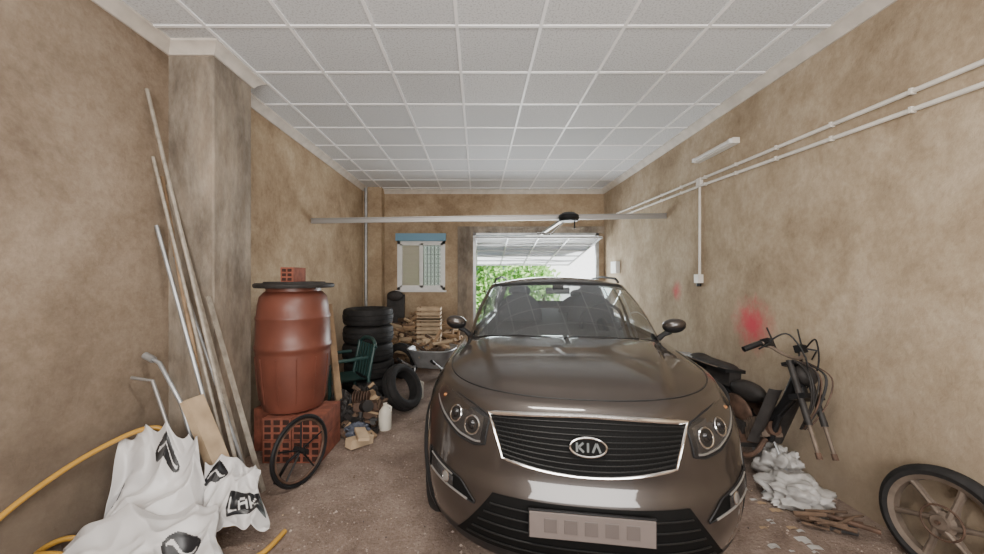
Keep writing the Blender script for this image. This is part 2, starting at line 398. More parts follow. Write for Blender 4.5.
# ---------------------------------------------------------------- CAR
car=bpy.data.objects.new("suv_car",None); scene.collection.objects.link(car)
car.location=(.485,1.60,0); car.rotation_euler=(0,0,R(-8))
def itp(t,x):
    if x<=t[0][0]: return t[0][1]
    for (a,b_),(c,d) in zip(t,t[1:]):
        if x<=c:
            u=(x-a)/(c-a); return b_+(d-b_)*u
    return t[-1][1]
def sm(t): t=max(0,min(1,t)); return t*t*(3-2*t)
ZE=.985
Y0T=[(.20,.16),(.25,.08),(.32,.03),(.42,.0),(.52,.0),(.58,.005),(.62,.02),(.66,.045),(.72,.055),(.85,.075),(.92,.095),(.97,.125),(1.0,.16),(1.05,.2)]
WT=[(.2,.84),(.3,.89),(.42,.912),(.55,.925),(.68,.925),(.76,.918),(.84,.90),(.90,.875),(.95,.84),(.985,.812),(1.05,.79)]
def smi(t,x): return (itp(t,x-.02)+itp(t,x)+itp(t,x+.02))/3
YC=.92; YRC=3.85; YR=4.42; NN=2.45
def zsp(y): return 1.075+.065*sm(y/1.3) - .05*sm((y-3.9)/.6)
DR=.09
def gdrop(r): return DR*(.30*r*r+.70*r**6)
def ze(y): return zsp(y)-DR
def contour(kind,phi,z):
    w=smi(WT,z); y0=smi(Y0T,z)
    if kind=='f': return (w*math.sin(phi)**(2/NN), YC-(YC-y0)*max(0,math.cos(phi))**(2/NN))
    if kind=='s': 
        ww=w+(.055*sm(phi*3)*sm((z-.85)/.12)); return (ww, YC+(YRC-YC)*phi)
    if kind=='r':
        ww=w+.055*sm((z-.85)/.12); return (ww*math.cos(phi)**(2/NN) if phi<math.pi/2 else 0, YRC+(YR-y0*.6-YRC)*math.sin(phi)**(2/NN))
NF,NS,NR=34,44,14
params=[('f',math.pi/2*i/NF) for i in range(NF)]+[('s',i/NS) for i in range(NS)]+[('r',math.pi/2*i/NR) for i in range(NR+1)]
full=[(p,1) for p in params]+[(p,-1) for p in params[1:-1]][::-1]
def dome(x,y):
    xr=.36+.24*y
    return .024*sm((xr+.02-abs(x))/.035)*sm((y-.14)/.2)*(1-sm((y-1.15)/.2))
def toppt(p,sg,rho):
    xe,ye=contour(p[0],p[1],ZE)
    x=xe*rho
    if p[0]=='f': y=YC-(YC-ye)*rho
    elif p[0]=='s': y=ye
    else: y=YRC+(ye-YRC)*rho
    z=zsp(y)-gdrop(rho)+dome(x,y)*(1-sm((rho-.85)/.12))
    return Vector((x*sg,y,z))
rings=[];TZ=30
for t in range(TZ):
    tt=t/TZ; row=[]
    for p,sg in full:
        xe,ye=contour(p[0],p[1],ZE); zt=ze(ye); z=.22+tt*(zt-.22)
        zz=.22+tt*(ZE-.22)
        x,y=contour(p[0],p[1],zz); row.append(Vector((x*sg,y,z)))
    rings.append(row)
NK=48
for k in range(NK):
    rho=1-k/NK*.999
    rings.append([toppt(p,sg,rho) for p,sg in full])
n=len(full); b=MB(); vs=[p for r_ in rings for p in r_]; fs=[];ks=[]
for i in range(len(rings)-1):
    for j in range(n):
        a=i*n+j;c=i*n+(j+1)%n; f=(a,c,c+n,a+n); fs.append(f)
        ctr=(vs[a]+vs[c]+vs[c+n]+vs[a+n])/4
        k='paint'
        if ctr.z<.36: k='black'
        if i>TZ and ctr.y>1.22 and abs(ctr.x)<.70 and ctr.y<4.2: k='seat'
        ks.append(k)
fs.append(tuple(range(n))[::-1]); ks.append('black')
fs.append(tuple((len(rings)-1)*n+j for j in range(n))); ks.append('seat')
b.add(vs,fs,ks)
body=b.obj("body_shell",parent=car,ang=50)
cut=MB()
for yy in(.90,3.53):
    for sx in(-1,1): cut.cyl((sx*.62,yy,.35),(sx*1.05,yy,.35),.415,'black',48)
co=cut.obj("arch_cutter",parent=car)
md=body.modifiers.new("arch","BOOLEAN"); md.object=co; md.operation='DIFFERENCE'; md.solver='EXACT'
dg=bpy.context.evaluated_depsgraph_get(); me2=bpy.data.meshes.new_from_object(body.evaluated_get(dg)); 
body.modifiers.clear(); body.data=me2; bpy.data.objects.remove(co)
def fpt(x,z,off=0):
    def raw(x,z):
        zz=min(z,1.0); w=smi(WT,zz); s=min(abs(x)/w,.9995); y0=smi(Y0T,zz)
        return Vector((x,YC-(YC-y0)*(1-s**NN)**(1/NN),z))
    p=raw(x,z)
    if off:
        e=.004; dx=raw(x+e,z)-raw(x-e,z); dz=raw(x,z+e)-raw(x,z-e); nn=dx.cross(dz).normalized()
        if nn.y>0 and abs(nn.x)<.9: nn=-nn
        p=p+nn*off
    return p
b=MB()
for yy in(.90,3.53):
    for sx in(-1,1):
        pts=[]
        for i in range(25):
            a=R(-12+204*i/24); py=yy+.425*math.cos(a); pz=.35+.425*math.sin(a)
            zz=max(.22,min(pz,.96)); w=smi(WT,zz)
            if py<YC:
                y0=smi(Y0T,zz); q=min(1,(YC-py)/(YC-y0)); x=w*max(0,1-q**NN)**(1/NN)
            else: x=w
            pts.append((sx*(x+.0),py,pz))
        b.tube(pts,.018,'black',8)
b.obj("arch_trim",parent=car)
def tyre(b,T,ro=.36,wd=.22,ri=.23,rub='rubber'):
    h=wd/2
    b.lathe([(ri,-h*.75),(ri+.02,-h*.95),(ro-.06,-h),(ro-.02,-h*.88),(ro-.005,-h*.6),(ro-.004,-h*.32),(ro-.014,-h*.30),(ro-.014,-h*.24),(ro,-h*.22),(ro,h*.22),(ro-.014,h*.24),(ro-.014,h*.30),(ro-.004,h*.32),(ro-.005,h*.6),(ro-.02,h*.88),(ro-.06,h),(ri+.02,h*.95),(ri,h*.75),(ri-.01,0)],rub,T,48,closed=True)
for yy in(.90,3.53):
    for sx in(-1,1):
        b=MB(); T=Matrix.Translation((sx*.795,yy,.362))@Matrix.Rotation(R(90*sx),4,'Y')
        tyre(b,T); b.lathe([(.232,.085),(.225,.09),(.20,.06),(.19,-.05),(.0,-.05)],'silver',T,40)
        for k in range(5):
            a=2*math.pi*k/5
            for da in(-.13,.13):
                b.tube([(.05*math.cos(a),.05*math.sin(a),.06),(.21*math.cos(a+da),.21*math.sin(a+da),.075)],[.026,.018],'silver',8,T)
        b.lathe([(.06,.04),(.055,.075),(0,.08)],'silver',T,20); b.obj("wheel",parent=car)
# greenhouse
def gh(p,sg,v):
    NB=2.35
    w=.79+( .655-.79)*v; yf=1.10+(1.98-1.10)*v; yfc=1.56+(2.24-1.56)*v; yrc=3.95+(3.65-3.95)*v; yr=4.34+(3.98-4.34)*v
    w+=.03*math.sin(math.pi*v); yf-=.05*math.sin(math.pi*v)
    k,q=p
    if k=='f': x=w*math.sin(q)**(2/NB); y=yfc-(yfc-yf)*max(0,math.cos(q))**(2/NB)
    elif k=='s': x=w; y=yfc+(yrc-yfc)*q
    else: x=w*max(0,math.cos(q))**(2/NB); y=yrc+(yr-yrc)*math.sin(q)**(2/NB)
    rb=min(1,abs(x)/.83)
    zb=zsp(y)-gdrop(rb)-.012
    zt=1.555-.03*(abs(x)/.64)**2-.03*sm((y-3.2)/.8)
    return Vector((x*sg,y,zb+(zt-zb)*v))
rows=[];NV=16
for i in range(NV+1): rows.append([gh(p,sg,i/NV) for p,sg in full])
for i in range(1,12):
    rho=1-i/12*.999; row=[]
    for (p,sg),e in zip(full,rows[NV]):
        cy=min(max(e.y,2.25),3.6); x=e.x*rho; y=cy+(e.y-cy)*rho
        z=e.z+.045*(1-rho**2.2)+.03*(abs(e.x)/.64)**2*(1-rho**2)
        row.append(Vector((x,y,z)))
    rows.append(row)
bp_=MB(); bg=MB(); vs=[p for r_ in rows for p in r_]
fp=[];kp=[];fg=[]
for i in range(len(rows)-1):
    for j in range(n):
        a=i*n+j;c=i*n+(j+1)%n; f=(a,c,c+n,a+n)
        (k,q),sg=full[j]; (k2,q2),_=full[(j+1)%n]
        qm=(q+q2)/2 if k==k2 else q; kk=k if k==k2 else ('s' if 's' in(k,k2) else k)
        if k!=k2: qm=.0 if 'f' in(k,k2) else 1.
        g=False;mat='paint'
        if i<NV:
            v=(i+.5)/NV
            if kk=='f' and qm<R(66): g= .05<v<.95; mat='black' if not g else ''
            elif kk=='f' and qm<R(80): mat='paint'
            elif kk=='f': g=.10<v<.88 and qm<R(90); mat='black'
            elif kk=='s':
                mat='black'; g=.10<v<.88 and not(.33<qm<.40) and not(.72<qm<.78) and qm<.93
                if qm>.93: mat='paint'
            else: g=.3<v<.9 and qm>R(35); mat='paint'
        if g: fg.append(f)
        else: fp.append(f); kp.append(mat)
fp.append(tuple((len(rows)-1)*n+j for j in range(n))); kp.append('paint')
bp_.add(vs,fp,kp); ob=bp_.obj("cabin_frame",parent=car,ang=50)
bg.add(vs,fg,'glass'); ob2=bg.obj("cabin_glass",parent=car,ang=60)
for ob_ in(ob,ob2):
    bm=bmesh.new(); bm.from_mesh(ob_.data); bmesh.ops.delete(bm,geom=[v for v in bm.verts if not v.link_faces],context='VERTS'); bm.to_mesh(ob_.data); bm.free()
b=MB()
for sx in(-.37,.37):
    b.sph((sx,2.35,1.18),(.24,.08,.26),'seat'); b.sph((sx,2.42,1.45),(.12,.05,.07),'seat')
    b.sph((sx,3.3,1.15),(.26,.08,.22),'seat'); b.sph((sx,3.32,1.38),(.11,.05,.06),'seat')
b.tube([(.37+.18*math.cos(a),1.75-.05*math.sin(a),1.20+.17*math.sin(a)) for a in [k*2*math.pi/24 for k in range(24)]],.014,'black',8,closed=True)
b.cyl((.37,1.75,1.2),(.37,1.55,1.12),.04,'black',10)
b.grid(lambda u,v:Vector(((u-.5)*1.3,1.25+.45*v+.1*(2*u-1)**2,1.13+.035*math.sin(v*math.pi)-.03*(2*u-1)**2)),20,6,'seat')
b.box((0,1.92,1.47),(.22,.03,.06),'black'); b.cyl((0,1.92,1.48),(0,2.0,1.55),.012,'black',8); b.box((0,1.86,1.50),(.10,.02,.05),'black')
b.obj("cabin_interior",parent=car,bevel=0)
b=MB()
for sx in(-1,1): b.tube([(sx*.625,2.25,1.545),(sx*.62,2.35,1.582),(sx*.61,3.0,1.60),(sx*.60,3.65,1.575),(sx*.60,3.8,1.52)],.012,'dustyblack',8)
b.obj("roof_rails",parent=car)
b=MB()
def gap(ps,r=.0035): b.tube(ps,r,'black',6)
sel=[q for q in params if q[0]=='f' or (q[0]=='s' and YC+(YRC-YC)*q[1]<1.22)]
gap([toppt(p,-1,.95) for p in sel][::-1]+[toppt(p,1,.95) for p in sel][1:],.004)
b.obj("panel_gaps",parent=car)
b=MB()
def onws(x,v):
    best=None
    for i in range(200):
        ph=R(89)*i/199; P=gh(('f',ph),1 if x>=0 else -1,v)
        if best is None or abs(P.x-x)<abs(best.x-x): best=P
    return best+Vector((0,-.02,.012))
def wiper(xa,xb):
    A=onws(xa,.0)+Vector((0,-.03,.01)); Bm=onws((xa+xb)/2,.06); E=onws(xb,.045)
    b.tube([A,Bm,E],[.012,.008,.006],'black',8)
    b.tube([onws(xb-(xb-xa)*k/8*.9,.03+.02*k/8)+Vector((0,.004,0)) for k in range(9)],.007,'black',6)
wiper(.60,-.05); wiper(-.05,-.62)
b.grid(lambda u,v:Vector(((2*u-1)*.70,1.055+.30*abs(2*u-1)**2.35+.08*v,0))+Vector((0,0,zsp(1.1+.30*abs(2*u-1)**2.35)-gdrop(abs(2*u-1)*.86)+.008+.006*v)),30,2,'black')
b.obj("wipers_cowl",parent=car)
# grille
b=MB()
def gtop(x): return .953-.028*(abs(x)/.47)**2
def gbot(x): return .705+.04*(abs(x)/.38)**2
def ghalf(t): return .385+(.455-.385)*t
def gp(u,t,off):
    x=(2*u-1)*ghalf(t); zb=gbot(x); zt=gtop(x); return fpt(x,zb+(zt-zb)*t,off)
b.grid(lambda u,v:gp(u,v,.004),40,8,'matblack')
for k in range(1,10):
    t=k/10; b.tube([gp(.01+.98*i/30,t,.006) for i in range(31)],.004,'grillbar',6)
for k in range(1,40):
    u=k/40; b.tube([gp(u,.02+.96*i/6,.005) for i in range(7)],.002,'matblack',4)
b.obj("grille_mesh",parent=car)
b=MB(); out=[gp(i/30,1,.006) for i in range(31)]+[gp(1,1-i/8,.006) for i in range(1,9)]+[gp(1-i/30,0,.006) for i in range(1,31)]+[gp(0,i/8,.006) for i in range(1,8)]
rr=[.013 if (i<=30) else .008 for i in range(len(out))]
b.tube(out,rr,'chrome',10,closed=True); b.obj("grille_chrome_frame",parent=car)
b=MB(); bc=fpt(0,.835,.016)
T=Matrix.Translation(bc)@Matrix.Rotation(R(82),4,'X')
b.tube([(.080*math.cos(a),.041*math.sin(a),.006) for a in [k*2*math.pi/40 for k in range(40)]],.005,'chrome',8,T,closed=True)
vs=[(.079*math.cos(k*2*math.pi/40),.040*math.sin(k*2*math.pi/40),.004) for k in range(40)]; b.add(vs,[tuple(range(40))],'matblack',T)
b.add([(v[0],v[1],-.02) for v in vs]+vs,[(k,(k+1)%40,40+(k+1)%40,40+k) for k in range(40)],'black',T)
def st(p,q,w=.010):
    p=Vector((*p,.007));q=Vector((*q,.007));d=(q-p); nrm=Vector((-d.y,d.x,0)).normalized()*w/2
    up=Vector((0,0,.004)); vv=[p-nrm,q-nrm,q+nrm,p+nrm]; b.add(vv+[x+up for x in vv],[(0,1,2,3),(4,5,6,7),(0,1,5,4),(1,2,6,5),(2,3,7,6),(3,0,4,7)],'chrome',T)
st((-.050,-.020),(-.050,.020)); st((-.046,-.002),(-.022,.020)); st((-.044,.002),(-.020,-.020)); st((-.002,-.020),(-.002,.020)); st((.018,-.020),(.035,.020)); st((.035,.020),(.052,-.020)); 
b.obj("front_badge",parent=car)
b=MB()
b.grid(lambda u,v:fpt((2*u-1)*(.62-.19*v),.34+.255*v,.005),30,8,'matblack')
for k in range(5): b.tube([fpt((2*i/30-1)*(.56-.03*k),.37+.045*k,.008) for i in range(31)],.004,'grillbar',6)
b.obj("lower_intake",parent=car)
b=MB(); b.box((0,-.022,.530),(.53,.012,.122),'black'); b.box((0,-.030,.530),(.52,.01,.110),'plate')
for k in range(5): b.box((-.17+.085*k,-.0355,.532),(.055,.003,.060),'platem')
b.obj("number_plate",parent=car,bevel=.003)
for sx in(-1,1):
    b=MB()
    def fo(u,v,off=.006):
        x=.52+.29*u; zl=.52+.035*u; zu=.585+.060*u
        if u<.25: zu-= (.25-u)*.22
        return fpt(sx*x,zl+(zu-zl)*v,off)
    b.grid(lambda u,v:fo(u,v),14,4,'matblack')
    o_=[fo(i/14,1,.006) for i in range(15)]+[fo(1,1-i/4,.006) for i in range(1,5)]+[fo(1-i/14,0,.006) for i in range(1,15)]+[fo(0,i/4,.006) for i in range(1,4)]
    b.tube(o_,.004,'black',6,closed=True)
    b.grid(lambda u,v:fo(.40+.52*u,.18+.64*v,.010),10,4,'darkchrome')
    b.tube([fo(.12+.8*i/10,.10,.010) for i in range(11)],.005,'silver',8); b.tube([fo(.42+.5*i/10,.90,.010) for i in range(11)],.004,'silver',8)
    pf=fo(.55,.5,.012); nn=(fo(.55,.5,.02)-fo(.55,.5,.003)).normalized(); T=Matrix.Translation(pf)@nn.to_track_quat('Z','Y').to_matrix().to_4x4()
    b.lathe([(.0,.004),(.018,.004),(.024,.0),(.026,-.01)],'silver',T,20); b.lathe([(.026,.002),(.030,.0),(.026,-.004)],'chrome',T,20)
    b.obj("fog_lamp",parent=car)
    b=MB(); lo=[(.52,.785),(.58,.772),(.68,.785),(.80,.84),(.90,.90),(.965,.95)]; hi=[(.52,.905),(.56,.925),(.66,.95),(.80,.970),(.90,.978),(.965,.980)]
    def hl(u,v,off):
        s=.52+.445*u; zl=itp(lo,s); zu=itp(hi,s); z=zl+(zu-zl)*v; return fpt(sx*s*smi(WT,z)*1.0,z,off)
    b.grid(lambda u,v:hl(u,v,.003),30,8,'black',kf=lambda u,v:'darkchrome' if (.07<u<.88 and .14<v<.86) else 'black')
    o_=[hl(i/24,1,.003) for i in range(25)]+[hl(1,1-i/6,.003) for i in range(1,7)]+[hl(1-i/24,0,.003) for i in range(1,25)]+[hl(0,i/6,.003) for i in range(1,6)]
    b.tube(o_,.005,'black',6,closed=True)
    for (u,v,r_) in((.20,.50,.045),(.46,.50,.042)):
        c=hl(u,v,.003); nn=(hl(u,v,.02)-hl(u,v,.003)).normalized(); T=Matrix.Translation(c)@nn.to_track_quat('Z','Y').to_matrix().to_4x4()
        b.lathe([(r_,.0),(r_+.003,.004),(r_,.008),(r_-.005,.006)],'chrome',T,24); b.sph(c+nn*.002,(.024,.010,.024),'blackgloss')
        b.lathe([(r_-.004,.004),(r_*.5,.004)],'black',T,24)
    b.tube([hl(.06+.80*i/14,.10+.05*i/14,.006) for i in range(15)],.005,'silver',6)
    b.sph(hl(.74,.6,.004),(.016,.010,.010),'ember')
    b.grid(lambda u,v:hl(u,v,.003+.011*min(1,8*min(u,1-u,v,1-v))),30,12,'clear')
    b.obj("headlight",parent=car)
    b=MB()
    b.sph((sx*.895,1.53,1.205),(.088,.052,.058),'black',rot=(0,sx*R(-8),sx*R(-12))); b.sph((sx*.895,1.528,1.213),(.0885,.053,.052),'paint',rot=(0,sx*R(-8),sx*R(-12)))
    b.tube([(sx*.77,1.56,1.08),(sx*.82,1.55,1.13),(sx*.87,1.54,1.16)],[.026,.020,.026],'black',10)
    b.obj("wing_mirror",parent=car)
# ---------------------------------------------------------------- barrel
BX,BY=-1.72,3.46
b=MB()
for iz in range(2):
    for ix in range(2):
        cx=-1.725+ix*.252; cz=.098+iz*.194; cy=3.40
        b.box((cx,cy,cz),(.245,.46,.19),'brick')
        for hx in range(3):
            for hz in range(3):
                b.box((cx-.078+hx*.078,cy-.23,cz-.06+hz*.06),(.055,.006,.042),'brickhole')
b.box((-1.98,3.55,.195),(.16,.3,.39),'brick')
b.obj("hollow_bricks",bevel=.004)
b=MB()
prof=[(0,0),(.22,0),(.255,.02),(.272,.08),(.285,.16),(.298,.28),(.308,.40),(.316,.52),(.318,.55),(.328,.565),(.328,.595),(.318,.61),(.317,.70),(.312,.82),(.318,.835),(.318,.85),(.309,.865),(.30,.95),(.285,1.03),(.25,1.07),(.235,1.08),(.235,1.11),(.0,1.11)]
b.lathe(prof,'barrel',Matrix.Translation((BX,BY,.391)),48)
for a in range(12):
    aa=a*math.pi/6; b.tube([(BX+r_*math.cos(aa),BY+r_*math.sin(aa),.391+h) for r_,h in((.278,.1),(.30,.28),(.317,.5))],.005,'barrel',6)
b.lathe([(0,0),(.335,0),(.345,.012),(.345,.03),(.33,.042),(.27,.035),(.26,.055),(0,.055)],'dustyblack',Matrix.Translation((BX+.01,BY,1.502)),40)
b.obj("plastic_barrel",ang=40)
b=MB(); b.box((BX+.02,BY-.05,1.622),(.115,.24,.13),'brick')
for hx in range(2):
    for hz in range(3): b.box((BX+.02-.025+hx*.05,BY-.172,1.58+hz*.04),(.035,.008,.026),'brickhole')
b.obj("brick_block",bevel=.003)
b=MB(); C=Vector((-1.36,2.84,.27)); T=Matrix.Translation(C)@Matrix.Rotation(R(68),4,'Z')@Matrix.Rotation(R(90),4,'X')
b.tube([(.25*math.cos(a),.25*math.sin(a),0) for a in [k*2*math.pi/48 for k in range(48)]],.016,'black',8,T,closed=True)
b.tube([(.225*math.cos(a),.225*math.sin(a),0) for a in [k*2*math.pi/48 for k in range(48)]],.010,'rust',6,T,closed=True)
for k in range(5):
    a=k*2*math.pi/5+.3; b.cyl((0,0,0),(.225*math.cos(a),.225*math.sin(a),0),.007,'black',6,T=T)
b.cyl((0,0,-.06),(0,0,.06),.022,'black',12,T=T)
b.tube([(-1.36,2.84,.27),(-1.44,2.80,.20),(-1.52,2.80,.06),(-1.56,2.84,.02)],.012,'black',8)
b.obj("cart_wheel")
# ---------------------------------------------------------------- poles
def pole(name,a,c,r,k='polegrey',box=False):
    b=MB()
    if box:
        a=Vector(a);c=Vector(c);d=c-a; T=Matrix.Translation((a+c)/2)@d.to_track_quat('Z','Y').to_matrix().to_4x4(); b.box((0,0,0),(r*2.6,r*1.2,d.length),k,T=T)
    else: b.cyl(a,c,r,k,12)
    return b.obj(name,ang=30)
pole("metal_pole",(-1.66,2.64,0),(-2.38,2.66,2.95),.013)
pole("metal_pole",(-1.76,2.69,0),(-2.38,2.71,2.48),.012)
pole("wooden_pole",(-1.84,2.66,0),(-2.37,2.77,2.35),.015,'wood')
pole("metal_pole",(-1.70,2.76,0),(-2.36,2.82,2.30),.012,'polegrey',True)
pole("metal_pole",(-1.72,2.60,0),(-2.38,2.74,1.98),.014,'steel')
pole("wooden_pole",(-1.60,2.76,0),(-2.07,2.84,1.45),.013,'polegrey',True)
pole("metal_pole",(-1.64,2.70,0),(-2.33,2.84,1.75),.011,'steel')
b=MB(); b.tube([(-2.34,2.60,1.05),(-2.22,2.58,1.0),(-2.05,2.56,.72),(-1.94,2.54,.40)],.014,'steel',10); b.cyl((-2.34,2.60,1.05),(-2.27,2.59,1.02),.024,'steel',12); b.tube([(-2.34,2.50,.92),(-2.20,2.50,.90),(-2.06,2.48,.55)],.012,'alu',10); b.obj("curtain_rod",ang=40)
pole("wooden_board",(-1.62,2.50,.02),(-1.98,2.56,.76),.05,'woodlight',True)
FONT={'L':["10000","10000","10000","10000","11111"],'A':["01110","10001","11111","10001","10001"],'K':["10010","10100","11000","10100","10010"]}
def sheet(name,c4,amp,seed,logos,nu=130,nv=95,floorclip=.012,arch=.0):
    TL,TR,BR,BL=[Vector(c) for c in c4]; b=MB()
    def fn(u,v):
        p=(TL*(1-u)+TR*u)*(1-v)+(BL*(1-u)+BR*u)*v
        q=Vector((u*1.5+seed,v*1.5,seed)); 
        w=Vector((noise.noise(q*1.2),noise.noise(q*1.2+Vector((9,3,1))),noise.noise(q+Vector((2,8,5)))))*amp
        rdg=(1-abs(noise.noise(Vector((u*3.0+v*1.4+seed,v*1.1-u*.7,seed*2)))*2.4))*amp*.9
        w2=(1-abs(noise.noise(q*3.5))*2)*amp*.22
        p=p+w+Vector((0,-.3*w2,rdg+w2+arch*math.sin(math.pi*u)))
        p.z=max(p.z,floorclip+.004*abs(noise.noise(q*9)))
        p.x=max(p.x,-2.385)
        return p
    def kf(u,v):
        for (u0,v0,u1,v1,txt) in logos:
            if u0<=u<=u1 and v0<=v<=v1:
                a=(u-u0)/(u1-u0);c=(v-v0)/(v1-v0)
                if txt=="":
                    da=(a-.5)*2; dc=(c-.5)*2; rr_=math.hypot(da,dc)
                    if rr_>1: continue
                    if abs(dc-.5*math.sin(3*da))<.14 and rr_<.8: return 'vinyl'
                    return 'print'
                if .08<a<.92 and .2<c<.8:
                    aa=(a-.08)/.84*len(txt); ch=txt[int(aa)%len(txt)]; fx=(aa%1)*6.2; fy=(c-.2)/.6*5
                    if fx<5 and FONT[ch][int(fy)][int(fx)]=='1': return 'vinyl'
                return 'print'
        return 'vinyl'
    b.grid(fn,nu,nv,'vinyl',kf=kf)
    o=b.obj(name,ang=80,recalc=False); md=o.modifiers.new("s","SOLIDIFY"); md.thickness=.004; md.offset=1
    return o
ban=bpy.data.objects.new("vinyl_banner",None); scene.collection.objects.link(ban)
for i_,(c4,am,sd,lg,ar) in enumerate([
 ([(-2.26,2.36,.46),(-1.90,2.42,.60),(-1.60,2.26,.08),(-2.14,1.98,.06)],.10,1.3,[(.02,.35,.26,.75,""),(.55,.12,.80,.40,"")],.05),
 ([(-2.24,1.98,.12),(-1.56,2.20,.22),(-1.32,1.88,.03),(-1.98,1.62,.03)],.09,4.1,[(.66,.40,.90,.72,""),(.20,.5,.46,.9,"")],.05),
 ([(-1.76,2.42,.34),(-1.46,2.47,.24),(-1.26,2.18,.02),(-1.58,2.06,.08)],.07,7.7,[(.46,.50,.96,.80,"LAK"),(.0,.05,.30,.30,"")],.07)]):
    o=sheet("sheet_%d"%(i_+1),c4,am,sd,lg,arch=ar); o.parent=ban
b=MB(); b.tube(curve_pts([(-2.37,.9,.02),(-2.36,1.5,.22),(-2.36,1.80,.40),(-2.33,2.02,.50),(-2.27,2.22,.57),(-2.18,2.40,.61),(-2.10,2.47,.57),(-2.08,2.44,.4),(-2.18,2.3,.1),(-2.34,2.0,.03)]),.015,'hose',10)
b.tube(curve_pts([(-1.45,2.38,.03),(-1.62,2.28,.05),(-1.50,2.13,.03),(-1.38,2.04,.02),(-1.24,2.10,.02),(-1.20,2.30,.02)]),.015,'hose',10)
b.tube(curve_pts([(-2.2,2.22,.03),(-2.36,2.12,.10),(-2.36,1.98,.12),(-2.2,1.92,.16),(-2.0,1.96,.10)]),.015,'hose',10)
b.obj("orange_hose")
# ---------------------------------------------------------------- middle clutter
for i in range(5):
    b=MB(); T=Matrix.Translation((-1.54+random.uniform(-.03,.03),5.15+random.uniform(-.03,.03),.115+i*.236)); tyre(b,T,.34,.228,.2); b.obj("car_tyre")
b=MB(); T=Matrix.Translation((-.90,4.42,.285))@Matrix.Rotation(R(-25),4,'Z')@Matrix.Rotation(R(62),4,'Y'); tyre(b,T,.28,.17,.18); b.obj("car_tyre")
b=MB(); T=Matrix.Translation((-1.20,5.80,.29))@Matrix.Rotation(R(75),4,'Z')@Matrix.Rotation(R(82),4,'Y'); tyre(b,T,.28,.16,.18); b.obj("car_tyre")
def chair():
    b=MB(); T=Matrix.Translation((-1.60,4.38,0))@Matrix.Rotation(R(-50),4,'Z')
    for sx in(-1,1):
        b.tube(curve_pts([(sx*.25,-.25,0),(sx*.24,-.23,.30),(sx*.25,-.22,.62),(sx*.26,.0,.66),(sx*.25,.20,.66)],5),.020,'green',8,T)
        b.tube([(sx*.25,.26,0),(sx*.22,.22,.42),(sx*.22,.30,.80)],.020,'green',8,T)
    b.grid(lambda u,v:Vector(((u-.5)*.46,-.24+.46*v,.43-.03*math.sin(math.pi*u)-.02*v)),10,8,'green',T)
    b.grid(lambda u,v:Vector(((u-.5)*.46,-.24+.46*v,.415-.03*math.sin(math.pi*u)-.02*v)),10,8,'green',T)
    for k in range(6): 
        x=-.20+.08*k; b.box((x,.27,.60),(.045,.014,.38),'green',rot=(R(-10),0,0),T=T)
    b.tube(curve_pts([(-.24,.30,.76),(-.15,.32,.83),(0,.33,.85),(.15,.32,.83),(.24,.30,.76)],5),.022,'green',8,T)
    b.obj("plastic_garden_chair")
chair()
b=MB()
for i in range(300):
    x=random.uniform(-1.75,-.35); y=random.uniform(6.55,7.35); hmax=.98*(1-abs(x+1.05)/1.2)*(.6+.4*(y-6.4)/.9)+.12; z=random.uniform(.04,max(.06,hmax))
    if y<7.0 and -1.1<x<-.62: y=7.1
    if x<-1.35 : y=min(y,6.95)
    d=Vector((random.gauss(0,1),random.gauss(0,.5),random.gauss(0,.25))).normalized()*random.uniform(.10,.20); p=Vector((x,y,z))
    if p.z-abs(d.z)<.04: p.z=.04+abs(d.z)
    rr=random.uniform(.025,.05); b.tube([p-d,p+d],[rr,rr*.85],random.choice(['wood','wooddark','wood','woodlight']),6)
b.obj("firewood_pile",ang=30)
b=MB()
for cz in(.04,.26,.48,.70,.88):
    for z in(0,.08,.16):
        for y,x,dx,dy in((6.42,-.86,.40,.012),(6.70,-.86,.40,.012),(6.56,-1.06,.012,.28),(6.56,-.66,.012,.28)): b.box((x,y,cz+z),(dx,dy,.05),'woodlight')
    for x in(-1.04,-.68):
        for y in(6.44,6.68): b.box((x,y,cz+.08),(.03,.03,.22),'wood')
    b.box((-.86,6.56,cz-.02),(.38,.26,.01),'wood')
b.v=[Vector((v.x,v.y,max(v.z,.001))) for v in b.v]
b.obj("wooden_crates",ang=30)
b=MB(); W=Matrix.Translation((-.66,5.45,0))@Matrix.Rotation(R(-15),4,'Z')
def tray(u,v):
    a=2*math.pi*u; sx=.24+.10*v; sy=.20+.12*v; c=math.cos(a); s_=math.sin(a)
    f=lambda t:math.copysign(abs(t)**.6,t)
    return Vector((f(c)*sx,f(s_)*sy,.30+.26*v))
b.grid(tray,32,4,'steel',W); b.grid(lambda u,v:Vector((tray(u,0).x*v,tray(u,0).y*v,.30)),32,2,'steel',W)
b.tube([W@tray(i/32,1) for i in range(32)],.012,'steel',8,closed=True)
for sx in(-1,1): b.tube([(sx*.10,.50,.17),(sx*.20,.15,.28),(sx*.22,-.25,.32),(sx*.24,-.62,.50)],.016,'steel',8,W); b.tube([(sx*.22,-.15,.30),(sx*.21,-.26,.0)],.014,'steel',8,W); b.cyl((sx*.24,-.55,.46),(sx*.24,-.66,.52),.02,'black',8,T=W)
tw=W@Matrix.Translation((0,.52,.175))@Matrix.Rotation(R(90),4,'Y'); tyre(b,tw,.175,.08,.09); b.lathe([(.09,.02),(.03,.03),(.0,.03)],'rust',tw,20); b.lathe([(.09,-.02),(.03,-.03),(.0,-.03)],'rust',tw,20); b.cyl((-.1,.52,.17),(.1,.52,.17),.012,'steel',8,T=W)
